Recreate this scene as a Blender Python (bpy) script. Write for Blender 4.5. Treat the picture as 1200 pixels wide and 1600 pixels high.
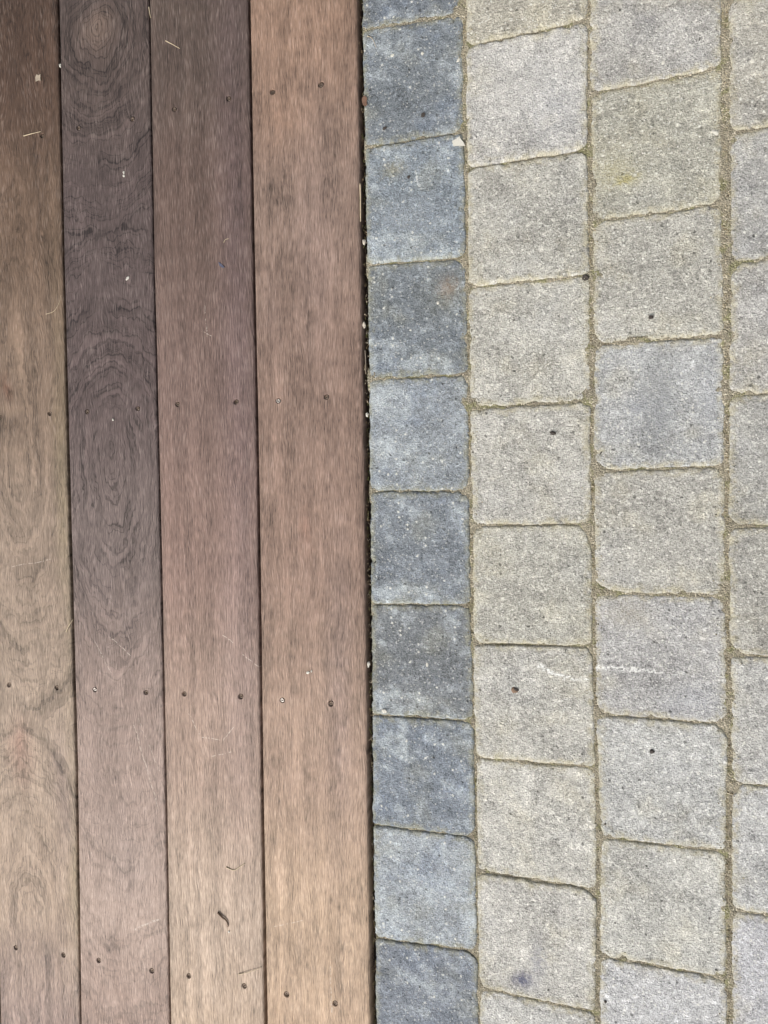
import bpy, bmesh, math, random
import numpy as np
from mathutils import Vector, noise as mnoise

for o in list(bpy.data.objects):
    bpy.data.objects.remove(o, do_unlink=True)
scene = bpy.context.scene
C = scene.collection
R = math.radians

# ------------------------------------------------------------------ camera
cam_data = bpy.data.cameras.new('camera')
cam = bpy.data.objects.new('camera', cam_data)
C.objects.link(cam)
cam.location = (0, 0, 0.8823)
cam.rotation_euler = (R(-1.457), R(15.874), R(-0.872))
cam_data.sensor_fit = 'VERTICAL'
cam_data.sensor_height = 36.0
cam_data.lens = 26.01
cam_data.clip_start = 0.01
cam_data.clip_end = 500
scene.camera = cam

# ------------------------------------------------------------------ light: overcast daylight, brightest low over the garden side
SUN_DIR = Vector((-0.42, -0.95, 0.0)).normalized() * math.cos(R(46)) + Vector((0, 0, math.sin(R(46))))
world = bpy.data.worlds.new('World')
scene.world = world
world.use_nodes = True
wn = world.node_tree
bg = wn.nodes['Background']
sky = wn.nodes.new('ShaderNodeTexSky')
sky.sky_type = 'NISHITA'
sky.sun_disc = False
sky.sun_elevation = R(46)
sky.sun_rotation = math.atan2(SUN_DIR.x, SUN_DIR.y)
sky.air_density = 1.0
sky.dust_density = 6.0
hsv = wn.nodes.new('ShaderNodeHueSaturation')       # cloud cover: the sky is nearly grey
hsv.inputs['Saturation'].default_value = 0.3
wn.links.new(sky.outputs[0], hsv.inputs['Color'])
wn.links.new(hsv.outputs[0], bg.inputs['Color'])
bg.inputs['Strength'].default_value = 0.085
sd = bpy.data.lights.new('sun', 'SUN')
sd.energy = 1.5
sd.angle = R(16)
sd.color = (1.0, 0.965, 0.92)
sun = bpy.data.objects.new('sun', sd)
C.objects.link(sun)
sun.location = (-1, -3, 4)
sun.rotation_euler = SUN_DIR.to_track_quat('Z', 'Y').to_euler()
scene.view_settings.view_transform = 'Standard'
scene.view_settings.look = 'None'
scene.view_settings.gamma = 1
scene.view_settings.exposure = 0.88
scene.render.engine = 'CYCLES'

# ------------------------------------------------------------------ helpers
MM = 0.001
def lin(r, g, b):
    f = lambda c: (c/255/12.92) if c/255 <= 0.04045 else ((c/255+0.055)/1.055)**2.4
    return (f(r), f(g), f(b))

def tag(o, label=None, cat=None, group=None, kind=None):
    if label: o['label'] = label
    if cat: o['category'] = cat
    if group: o['group'] = group
    if kind: o['kind'] = kind
    return o

def link(name, me, mat=None, parent=None, loc=(0, 0, 0)):
    o = bpy.data.objects.new(name, me)
    C.objects.link(o)
    if mat is not None and me is not None and not me.materials: me.materials.append(mat)
    o.location = loc
    if parent is not None: o.parent = parent
    return o

def mesh_np(name, verts, faces, smooth=True):
    me = bpy.data.meshes.new(name)
    me.from_pydata([tuple(v) for v in verts], [], faces)
    if smooth: me.polygons.foreach_set('use_smooth', [True]*len(me.polygons))
    me.update()
    return me

# ---- tiny expression language over shader nodes
class NT:
    def __init__(self, name):
        self.mat = bpy.data.materials.new(name)
        self.mat.use_nodes = True
        self.t = self.mat.node_tree
        self.bsdf = self.t.nodes['Principled BSDF']
        self.bsdf.inputs['Specular IOR Level'].default_value = 0.3
    def put(self, sock, v):
        if isinstance(v, V): self.t.links.new(v.s, sock)
        elif isinstance(v, tuple) and len(v) == 3 and sock.type == 'RGBA': sock.default_value = (*v, 1)
        else: sock.default_value = v
    def m(self, op, *a, clamp=False):
        n = self.t.nodes.new('ShaderNodeMath'); n.operation = op; n.use_clamp = clamp
        for i, x in enumerate(a): self.put(n.inputs[i], x)
        return V(self, n.outputs[0])
    def vec(self, x, y, z=0.0):
        if isinstance(x, V) and isinstance(z, (int, float)) and z: x = x + z*13.7      # textures are 2D: seeds shift x
        n = self.t.nodes.new('ShaderNodeCombineXYZ')
        for i, q in enumerate((x, y, z)): self.put(n.inputs[i], q)
        return V(self, n.outputs[0])
    def sep(self, v):
        n = self.t.nodes.new('ShaderNodeSeparateXYZ'); self.put(n.inputs[0], v)
        return [V(self, o) for o in n.outputs]
    def noise(self, v, scale=1.0, detail=2.0, rough=0.5, dist=0.0):
        n = self.t.nodes.new('ShaderNodeTexNoise'); n.noise_dimensions = '2D'
        self.put(n.inputs['Vector'], v); n.inputs['Scale'].default_value = scale
        n.inputs['Detail'].default_value = detail; n.inputs['Roughness'].default_value = rough
        n.inputs['Distortion'].default_value = dist
        return V(self, n.outputs[0])
    def noise1(self, w, detail=2.0, rough=0.5):
        n = self.t.nodes.new('ShaderNodeTexNoise'); n.noise_dimensions = '1D'
        self.put(n.inputs['W'], w); n.inputs['Scale'].default_value = 1.0
        n.inputs['Detail'].default_value = detail; n.inputs['Roughness'].default_value = rough
        return V(self, n.outputs[0])
    def vor(self, v, scale=1.0, rnd=1.0):
        n = self.t.nodes.new('ShaderNodeTexVoronoi'); n.voronoi_dimensions = '2D'
        self.put(n.inputs['Vector'], v); n.inputs['Scale'].default_value = scale
        n.inputs['Randomness'].default_value = rnd
        r = self.sep(V(self, n.outputs['Color']))
        return V(self, n.outputs['Distance']), r
    def step(self, v, a, b, lo=0.0, hi=1.0):
        n = self.t.nodes.new('ShaderNodeMapRange'); n.interpolation_type = 'SMOOTHSTEP'
        self.put(n.inputs[0], v)
        for i, q in enumerate((a, b, lo, hi)): self.put(n.inputs[i+1], q)
        return V(self, n.outputs[0])
    def mix(self, f, a, b, mode='MIX'):
        n = self.t.nodes.new('ShaderNodeMix'); n.data_type = 'RGBA'; n.blend_type = mode; n.clamp_factor = True
        self.put(n.inputs[0], f); self.put(n.inputs[6], a); self.put(n.inputs[7], b)
        return V(self, n.outputs[2])
    def scale(self, col, f):
        n = self.t.nodes.new('ShaderNodeVectorMath'); n.operation = 'SCALE'
        self.put(n.inputs[0], col); self.put(n.inputs['Scale'], f)
        return V(self, n.outputs[0])
    def ramp(self, f, stops):
        n = self.t.nodes.new('ShaderNodeValToRGB'); n.color_ramp.interpolation = 'EASE'
        e = n.color_ramp.elements
        while len(e) < len(stops): e.new(0.5)
        for q, (p, c) in zip(e, stops): q.position = p; q.color = (*c, 1)
        self.put(n.inputs[0], f)
        return V(self, n.outputs[0])
    def attr(self, name, kind='GEOMETRY'):
        n = self.t.nodes.new('ShaderNodeAttribute'); n.attribute_type = kind; n.attribute_name = name
        return V(self, n.outputs['Fac'])
    def coords(self):
        n = self.t.nodes.new('ShaderNodeTexCoord')
        return self.scale(V(self, n.outputs['Object']), 1000.0)     # millimetres
    def objcol(self):
        n = self.t.nodes.new('ShaderNodeObjectInfo')
        return V(self, n.outputs['Color']), V(self, n.outputs['Alpha'])
    def finish(self, col, rough, height=None, dist=0.001, strength=1.0):
        self.put(self.bsdf.inputs['Base Color'], col)
        self.put(self.bsdf.inputs['Roughness'], rough)
        if height is not None:
            b = self.t.nodes.new('ShaderNodeBump')
            b.inputs['Strength'].default_value = strength; b.inputs['Distance'].default_value = dist
            self.put(b.inputs['Height'], height)
            self.t.links.new(b.outputs[0], self.bsdf.inputs['Normal'])
        return self.mat
class V:
    def __init__(self, n, s): self.n = n; self.s = s
    def __add__(self, o): return self.n.m('ADD', self, o)
    __radd__ = __add__
    def __mul__(self, o): return self.n.m('MULTIPLY', self, o)
    __rmul__ = __mul__
    def __sub__(self, o): return self.n.m('SUBTRACT', self, o)
    def __rsub__(self, o): return self.n.m('SUBTRACT', o, self)
    def __truediv__(self, o): return self.n.m('DIVIDE', self, o)
    def sqrt(self): return self.n.m('SQRT', self)
    def abs(self): return self.n.m('ABSOLUTE', self)
    def exp(self): return self.n.m('EXPONENT', self)
    def clamp(self): return self.n.m('ADD', self, 0.0, clamp=True)
    def min(self, o): return self.n.m('MINIMUM', self, o)
    def max(self, o): return self.n.m('MAXIMUM', self, o)

def seg_dist(n, x, y, a, b):
    """distance in mm from (x, y) to the segment a-b"""
    dx, dy = b[0]-a[0], b[1]-a[1]; L = dx*dx+dy*dy
    t = (((x - a[0])*dx + (y - a[1])*dy) / L).clamp()
    ex = x - a[0] - t*dx; ey = y - a[1] - t*dy
    return (ex*ex + ey*ey).sqrt()

def plain(name, rgb, rough=0.8, var=0.25, scale=0.6):
    n = NT(name); p = n.coords()
    f = 1 + (n.noise(p, scale, 3, 0.6) - 0.5)*(2*var)
    return n.finish(n.scale(n.vec(*rgb), f), rough)

# ------------------------------------------------------------------ materials
def gauss(n, x, y, cx, cy, rx, ry):
    dx = (x - cx)*(1/rx); dy = (y - cy)*(1/ry)
    return ((dx*dx + dy*dy)*(-1.0)).exp()

def wood(name, stops, seed, eyes=(), ring_amt=0.25, ring_freq=1.0, blotch=0.22, spots=(), tints=(), scratches=(), slope=0.0, fibre=1.0, line=0.3, fade=1.0):
    """stops: (y_mm, srgb) weathered colour along the board; eyes: (cx, cy, ax, ay, offset) figure centres"""
    n = NT(name); p0 = n.coords(); x, y, z = n.sep(p0)
    so = seed*731.0
    ls = n.vec(x*0.02 + so, y*0.007, z*0.01)
    lf = n.noise(ls, 1.0, 2) - 0.5
    lf2 = n.noise(n.vec(x*0.018 - so, y*0.012, 3.0), 1.0, 2) - 0.5
    wx = x + lf*(22.0 if eyes else 13.0) + y*slope
    wy = y + lf2*40.0
    # figure
    wob = n.noise(n.vec(x*0.07, y*0.05, so), 1.0, 2, 0.55) - 0.5
    if eyes:
        phi = None
        for cx, cy, ax, ayu, ayd, off in eyes:
            dx = (wx - cx)*(1/ax); q = wy - cy
            dy = q.max(0.0)*(1/ayu) + q.min(0.0)*(1/ayd)
            e = (dx*dx + dy*dy).sqrt() + off
            phi = e if phi is None else n.m('SMOOTH_MIN', phi, e, 1.2)
    else:
        phi = wx*0.07 + lf2*1.2
    phi = phi + wob*(0.70 if eyes else 0.30)
    r1 = n.noise1(phi*(1.15*ring_freq) + seed*17.3, 2, 0.5)
    r2 = n.noise1(phi*(4.2*ring_freq) + seed*5.1, 2, 0.6)
    vis = n.step(n.noise(n.vec(x*0.02, y*0.012, so+9), 1.0, 2), 0.30, 0.55)
    fine = n.step(r2, 0.52, 0.64)*(0.25 + vis*0.75)
    rf = n.step(y, -420, 40, fade, 1.0)
    rv = (0.35 + vis*0.75)*rf
    fine = fine*rf
    # fibres, short and slightly interlocked
    fx = wx + (n.noise(n.vec(x*0.03, y*0.008, so+4), 1.0, 1) - 0.5)*7.0
    f1 = n.noise(n.vec(fx*0.55, y*0.009, so), 1.0, 2, 0.6) - 0.5
    f2 = n.noise(n.vec(fx*0.90, y*0.055, so+50), 1.0, 1, 0.6) - 0.5
    f3 = n.noise(n.vec(fx*0.8, y*0.11, so+90), 1.0, 1, 0.5)
    bl = n.noise(n.vec(x*0.028 + so, y*0.013, 7.0), 1.0, 4, 0.6) - 0.5
    bl2 = n.noise(n.vec(x*0.075 + so, y*0.05, 2.0), 1.0, 4, 0.65) - 0.5
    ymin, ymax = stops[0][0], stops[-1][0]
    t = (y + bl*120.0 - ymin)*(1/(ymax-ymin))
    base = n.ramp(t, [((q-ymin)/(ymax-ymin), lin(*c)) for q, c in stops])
    for cx, cy, rx, ry, amt, rgb in tints:
        g = gauss(n, wx, wy, cx, cy, rx, ry)*(0.55 + n.noise(n.vec(x*.06, y*.05, so+cx), 1, 3))
        base = n.mix(g*amt, base, lin(*rgb))
    lum = 1.0 + (r1 - 0.5)*rv*(ring_amt*7.0) - fine*(line*1.5) + bl*(blotch*3.8) + bl2*(blotch*2.1)
    band = n.noise(n.vec(wx*0.055, y*0.0035, so+31), 1.0, 3, 0.6) - 0.5
    lum = lum + f1*(0.46*fibre) + f2*(1.0*fibre) + band*0.50
    for cx, cy, rx, ry, amt in spots:
        lum = lum + gauss(n, wx, wy, cx, cy, rx, ry)*amt
    lum = lum - n.step(f3, 0.60, 0.76)*0.26 + n.step(f3, 0.42, 0.24)*0.28
    col = n.scale(base, lum.max(0.25))
    # silvery raised fibres
    grey = n.step(f2 + bl*0.4, 0.06, 0.26)
    col = n.mix(grey*0.13, col, lin(176, 164, 156))
    for a, b, w, amt in scratches:
        q = seg_dist(n, x + bl2*6.0, y + lf*6.0, a, b)
        msk = n.step(q, w*1.2, w*0.3)*n.step(n.noise(n.vec(x*0.25, y*0.25, 1.0), 1, 1), 0.35, 0.6)
        col = n.mix(msk*amt, col, lin(205, 195, 182))
    h = f1*0.5 + f2*0.7
    rough = (0.66 + bl2*0.3)
    return n.finish(col, rough, h, 0.0012, 0.9)

def paver_material(name, sand_rgb, speck=1.0, blue=False):
    n = NT(name); p = n.coords(); col0, seed = n.objcol()
    x, y, z = n.sep(p)
    s = seed*977.0
    q = n.vec(x + s, y - s*0.7, z)
    low = n.noise(q, 0.014, 3, 0.6) - 0.5
    mid = n.noise(q, 0.05, 4, 0.65) - 0.5
    hue = n.noise(n.vec(x - s, y + 300, z), 0.017, 3, 0.6)
    edge = n.attr('edge')
    ew = edge + mid*16.0
    cracked = n.vec(x + s + n.noise(q, 0.5, 1)*1.5, y - s*0.7, z)
    d1, c1 = n.vor(cracked, 0.42)
    d2, c2 = n.vor(q, 0.8)
    d3, c3 = n.vor(q, 0.088)
    d4, c4 = n.vor(n.vec(x - s, y + s, z), 0.06)
    fn = n.noise(q, 0.55, 2, 0.7)
    rid = (n.noise(n.vec(x + s, y, 40.0), 0.15, 2, 0.5, 0.5) - 0.5).abs()
    rid_m = n.step(n.noise(n.vec(x, y + s), 0.09, 2), 0.52, 0.62)
    worm = n.step(rid, 0.055, 0.015)*rid_m
    rid2 = (n.noise(n.vec(x - s, y + 77, z), 0.24, 2, 0.5, 0.4) - 0.5).abs()
    worm2 = n.step(rid2, 0.06, 0.015)*n.step(n.noise(n.vec(x+9, y - s, z), 0.15, 2), 0.5, 0.62)
    col = n.mix(n.step(hue, 0.52, 0.74)*0.22, col0, sand_rgb)
    col = n.mix(n.step(hue, 0.44, 0.28)*(0.28 if blue else 0.10), col, lin(160, 163, 172) if not blue else lin(112, 125, 145))
    if blue: col = n.mix(n.step(mid + low, 0.0, 0.27)*0.5, col, lin(160, 166, 168))
    lum = 1.0 + low*0.75 + mid*0.75 + (c1[0] - 0.5)*(0.38*speck) + (c2[0] - 0.5)*(0.34*speck) + (fn - 0.5)*(1.1*speck)
    lum = lum + (worm + worm2)*(0.48*speck) - n.step(c1[1], 0.93, 0.97)*0.26
    col = n.scale(col, lum.max(0.3))
    white = n.step(c1[2], 0.90, 0.95)*n.step(d1 + (fn - 0.5)*0.8, 0.55, 0.35)
    col = n.mix(white*(0.36 if blue else 0.62), col, lin(215, 214, 206))
    big = n.step(d3 + (fn - 0.5)*0.35, 0.15, 0.09)*n.step(c3[0], 0.86, 0.9)
    col = n.mix(big*0.7, col, lin(222, 221, 212))
    pit = n.step(d4 + (fn - 0.5)*0.2, 0.10, 0.04)*n.step(c4[0], 0.86, 0.9)
    col = n.mix(pit*0.6, col, lin(62, 60, 56))
    # sand left along the worn edges
    sandm = n.step(ew, 9.5, 0.0)*n.step(n.noise(q, 0.11, 3), 0.30, 0.60)
    gr = n.scale(n.vec(*sand_rgb), 0.72 + c2[1]*0.55)
    col = n.mix(sandm*(0.70 if not blue else 0.6), col, gr)
    h = (fn - 0.5)*0.9 + (c1[0] - 0.5)*0.5 + mid*1.2 + worm*0.25 - pit*1.3 + big*0.3
    return n, x, y, s, col, n.m('ADD', 0.86, mid*0.1), h

def make_paver_mats():
    n, x, y, s, col, r, h = paver_material('grey_concrete', lin(178, 171, 146))
    n.finish(col, r, h, 0.0024, 0.9)
    m1 = n.mat
    n, x, y, s, col, r, h = paver_material('blue_grey_concrete', lin(150, 148, 126), 0.95, True)
    n.finish(col, r, h, 0.0021, 0.9)
    return m1, n.mat

def marked_paver(name, marks, tints, blue=False):
    """a paver with chalky scuffs or stains of its own: marks (a, b, width, strength), tints (cx, cy, rx, ry, amount, colour)"""
    n, x, y, s, col, r, h = paver_material(name, lin(178, 171, 146) if not blue else lin(150, 148, 126), 1.0, blue)
    nz = n.noise(n.vec(x + s, y), 0.16, 3) - 0.5
    for cx, cy, rx, ry, amt, rgb in tints:
        g = gauss(n, x + nz*20.0, y + nz*14.0, cx, cy, rx, ry)*(0.4 + n.noise(n.vec(x - s, y), 0.3, 3)*1.2)
        col = n.mix(g*amt, col, lin(*rgb))
    for a, b, w, amt in marks:
        d = seg_dist(n, x + nz*4.0, y + nz*7.0, a, b)
        k = n.step(d, w*1.3, w*0.2)*n.step(n.noise(n.vec(x, y, 5.0), 0.34, 3), 0.36, 0.58)
        col = n.mix(k*amt, col, lin(226, 226, 222))
    n.finish(col, r, h, 0.0024, 0.9)
    return n.mat

def sand_material():
    n = NT('joint_sand'); p = n.coords()
    d, c = n.vor(p, 0.62); d2, c2 = n.vor(p, 1.3)
    lo = n.noise(p, 0.02, 3); mo = n.noise(p, 0.05, 4, 0.65)
    col = n.mix(lo, lin(138, 130, 110), lin(160, 153, 136))
    col = n.mix(n.step(mo, 0.50, 0.66)*0.65, col, lin(128, 128, 86))
    col = n.mix(n.step(n.noise(p, 0.035, 4), 0.58, 0.70)*0.5, col, lin(112, 102, 86))
    col = n.scale(col, 0.66 + c[0]*0.55 + (c2[0] - 0.5)*0.3)
    col = n.mix(n.step(c[1], 0.93, 0.96)*0.6, col, lin(214, 205, 184))
    return n.finish(col, 0.92, c[0]*0.6 + c2[0]*0.4 - d, 0.0012, 1.0)

def soil_material():
    n = NT('dark_soil'); p = n.coords()
    d, c = n.vor(p, 0.3)
    col = n.mix(n.noise(p, 0.03, 4), (0.020, 0.015, 0.011), (0.05, 0.04, 0.028))
    col = n.scale(col, 0.5 + c[0])
    return n.finish(col, 0.95, c[0] - d, 0.002)

M_SOIL = soil_material()
M_SAND = sand_material()
M_PAV, M_BLUE = make_paver_mats()

# ------------------------------------------------------------------ ground
me = mesh_np('ground', [(-40, -40, 0), (40, -40, 0), (40, 40, 0), (-40, 40, 0)], [(0, 1, 2, 3)], False)
tag(link('ground', me, M_SOIL, loc=(0, 0, -0.12)), kind='structure')

# ------------------------------------------------------------------ paving: measured corner heights of each column of pavers (mm)
YTOP, YBOT = 960, -960
def extend(js, pitch=142.3):
    js = list(js)
    while js[0][1] < YTOP: a = js[0]; js.insert(0, (a[0], a[1]+pitch, a[2], a[3]+pitch))
    while js[-1][1] > YBOT: a = js[-1]; js.append((a[0], a[1]-pitch, a[2], a[3]-pitch))
    return js
colB = [(-271.4, 573.8, -146.8, 571.1), (-270.0, 430.0, -147.6, 432.5), (-269.5, 287.4, -146.8, 283.6), (-269.9, 145.2, -145.6, 144.6), (-270.2, 6.2, -146.1, 5.0), (-270.7, -134.6, -146.1, -132.2), (-271.7, -274.0, -143.7, -273.7), (-272.5, -413.2, -144.3, -414.6), (-272.6, -557.7, -143.0, -555.0)]
colC = [(-140.4, 531.1, -4.2, 535.9), (-140.6, 388.0, -6.0, 390.3), (-140.9, 248.4, -4.1, 249.5), (-141.6, 103.6, -5.2, 105.5), (-139.3, -36.6, -4.5, -35.3), (-140.5, -179.1, -5.3, -176.8), (-139.0, -317.7, -2.5, -317.3), (-138.8, -456.6, -2.7, -460.7), (-138.2, -599.4, -4.8, -605.2)]
colD = [(0.9, 453.8, 134.7, 458.6), (1.2, 309.4, 134.4, 313.1), (2.2, 169.6, 136.5, 170.1), (1.0, 25.2, 136.9, 27.4), (1.2, -115.7, 136.4, -115.0), (1.1, -255.5, 138.2, -257.3), (5.2, -398.8, 136.1, -399.9), (2.8, -538.6, 135.9, -542.2)]
colE = [(145.2, 530.5, 281, 532), (145.2, 388.2, 281, 391.9), (146.2, 248.0, 280.5, 250.4), (143.7, 104.7, 281.2, 106.6), (142.2, -38.9, 280, -39.3), (144.2, -179.6, 281, -182.0), (145.1, -322.4, 282, -324.3), (144.3, -464.3, 281, -468.3)]
colF = [(287, 460, 424, 459)]
colG = [(430, 531, 566, 532)]
COLS = [('B', colB), ('C', colC), ('D', colD), ('E', colE), ('F', colF), ('G', colG)]

# sand bed, higher in the long joints than in the cross joints
JX = [-143.6, -1.8, 140.2, 284.0, 427.0]
def sand_mesh():
    xs = np.arange(-270, 578, 2.4); ys = np.arange(-950, 951, 2.4)
    X, Y = np.meshgrid(xs, ys)
    dj = np.min([np.abs(X - j) for j in JX], axis=0)
    Z = np.where(dj < 7, -2.1, -2.3)
    near = dj < 8
    for nm, js in COLS:                                         # fuller where joints meet
        for a in extend(js):
            inside = (X > a[0]-4) & (X < a[2]+4)
            near |= inside & (np.abs(Y - (a[1] + (a[3]-a[1])*(X-a[0])/(a[2]-a[0]))) < 6)
            for px, py in ((a[0]-2, a[1]), (a[2]+2, a[3])):
                near |= (np.hypot(X-px, Y-py) < 15)
                k = np.exp(-(((X-px)/11)**2 + ((Y-py)/9)**2)); Z = Z + k*(-0.9 - Z)*0.9
    flat = np.array([mnoise.noise(Vector((a*0.05, b*0.05, 0)))*1.5 + mnoise.noise(Vector((a*0.016, b*0.016, 5)))*1.1 + mnoise.noise(Vector((a*0.22, b*0.22, 9)))*0.9 for a, b in zip(X.ravel(), Y.ravel())])
    Z = np.minimum(Z + flat.reshape(Z.shape), -0.1)
    Z = np.where(near, Z, -9.0)                                 # the bed under the stones
    nx, ny = len(xs), len(ys)
    vs = np.c_[X.ravel(), Y.ravel(), Z.ravel()]*MM
    idx = np.arange(nx*ny).reshape(ny, nx)
    fs = np.c_[idx[:-1, :-1].ravel(), idx[:-1, 1:].ravel(), idx[1:, 1:].ravel(), idx[1:, :-1].ravel()]
    return mesh_np('paving', vs, fs.tolist())
paving = tag(link('paving', sand_mesh(), M_SAND), kind='structure')

rng = random.Random(11)
def outline(corners, radii, N=132):
    """rounded irregular outline from four corners (TL, TR, BR, BL); radii: (a, b) cut lengths before and after each corner"""
    pts = []
    for i in range(4):
        p = Vector(corners[i]); pr = Vector(corners[i-1]); nx = Vector(corners[(i+1) % 4])
        a, b = radii[i]
        p0 = p + (pr - p).normalized()*a; p1 = p + (nx - p).normalized()*b
        for k in range(9):
            t = k/8
            w = 0.72 if max(a, b) < 13 else 0.42                # worn corner, or a piece broken off
            c = p
            d0 = (1-t)**2; d1 = 2*t*(1-t)*w; d2 = t*t
            pts.append((p0*d0 + c*d1 + p1*d2)/(d0+d1+d2))
    P = np.array([tuple(q) for q in pts]); P = np.vstack([P, P[:1]])
    s = np.r_[0, np.cumsum(np.hypot(*np.diff(P, axis=0).T))]
    u = np.linspace(0, s[-1], N, endpoint=False)
    return np.c_[np.interp(u, s, P[:, 0]), np.interp(u, s, P[:, 1])]

def paver_mesh(corners, radii, seed, N=168):
    P = outline(corners, radii, N)
    c = P.mean(axis=0); L = P - c
    T = np.roll(L, -1, 0) - np.roll(L, 1, 0); T /= np.hypot(*T.T)[:, None]
    Nn = np.c_[-T[:, 1], T[:, 0]]
    if ((L*Nn).sum(1)).mean() < 0: Nn = -Nn
    for k in range(3): Nn = (np.roll(Nn, 1, 0) + Nn*2 + np.roll(Nn, -1, 0)); Nn /= np.hypot(*Nn.T)[:, None]
    nz = lambda q, f, o: mnoise.noise(Vector((q[0]*f + seed*31.7, q[1]*f - seed*17.1, o)))
    wob = np.array([nz(q, 0.045, 0)*1.0 + nz(q, 0.16, 2)*1.15 + nz(q, 0.42, 4)*0.7 for q in L])
    chip = np.array([max(0, nz(q, 0.11, 8) - 0.2)*11 for q in L])
    L = L + Nn*(wob - 0.2)[:, None]
    rb = np.array([3.5 + nz(q, 0.05, 11)*2.2 + nz(q, 0.2, 13)*1.6 for q in L]).clip(1.1, 7) + chip
    V_, E_ = [], []
    def ring(inset, z, e):
        for i in range(N):
            q = L[i] - Nn[i]*inset[i]
            zz = z[i] if hasattr(z, '__len__') else z
            V_.append((q[0], q[1], zz)); E_.append(e)
    zero = np.zeros(N)
    ring(zero - 0.2, -55, 0)
    ring(zero - 0.2, -rb*1.5 - 1, 0)
    angs = [0, 18, 36, 54, 72, 90]
    for a in angs:
        ca, sa = 1 - math.cos(R(a)), math.sin(R(a))
        ring(rb*ca, -rb*0.85*(1 - sa), 0.5 + 3.2*ca)
    inner = np.array([L[i] - Nn[i]*rb[i] for i in range(N)])
    for sfac in (0.965, 0.92, 0.86, 0.79, 0.71, 0.62, 0.53, 0.44, 0.35, 0.26, 0.17, 0.08):
        for _ in range(5): inner = (np.roll(inner, 1, 0) + inner*2 + np.roll(inner, -1, 0))/4     # notches fade inwards
        for i in range(N):
            V_.append((inner[i, 0]*sfac, inner[i, 1]*sfac, 0)); E_.append(3.5 + (1-sfac)*62)
    V_.append((0, 0, 0)); E_.append(66)
    A = np.array(V_)
    tilt = (mnoise.noise(Vector((seed*3.3, 1, 0)))*0.008, mnoise.noise(Vector((seed*5.3, 2, 0)))*0.008)
    for i in range(2*N, len(A)):
        q = A[i]
        f = min(1.0, max(0.15, E_[i]/6))
        A[i, 2] += (nz(q, 0.022, 21)*1.2 + nz(q, 0.07, 23)*0.9)*f + nz(q, 0.2, 25)*0.4 + q[0]*tilt[0] + q[1]*tilt[1]
    rings = (len(A)-1)//N
    fs = []
    ccw = ((L[1][0]-L[0][0])*(L[0][1]) - (L[1][1]-L[0][1])*(L[0][0])) < 0
    for r in range(rings-1):
        for i in range(N):
            j = (i+1) % N
            q = (r*N+i, r*N+j, (r+1)*N+j, (r+1)*N+i)
            fs.append(q if ccw else q[::-1])
    for i in range(N):
        j = (i+1) % N; a = (rings-1)*N
        q = (a+i, a+j, len(A)-1)
        fs.append(q if ccw else q[::-1])
    me = mesh_np('paver', A*MM, fs)
    at = me.attributes.new('edge', 'FLOAT', 'POINT')
    at.data.foreach_set('value', E_)
    return me, c

COL_B = [(103,109,115),(107,113,118),(118,126,133),(107,113,118),(129,135,140),(112,118,124),(107,111,114),(112,119,127),(139,145,150),(112,118,126)]
COL_C = [(165,161,149),(177,175,170),(168,166,158),(170,168,160),(170,168,161),(167,165,156),(172,170,163),(178,176,169),(176,174,168),(174,173,169)]
COL_D = [(163,161,156),(160,158,147),(163,161,153),(163,164,163),(163,161,154),(165,164,162),(171,171,168),(174,173,167),(175,175,175)]
COL_E = [(158,155,146),(152,151,147),(160,158,153),(155,154,149),(158,156,149),(168,167,163),(172,172,170),(170,170,172)]
# index of the first table colour in each extended column (first joint seen in the photograph)
FIRST = {'B': (573.8, COL_B), 'C': (531.1, COL_C), 'D': (453.8, COL_D), 'E': (388.2, COL_E)}
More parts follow.
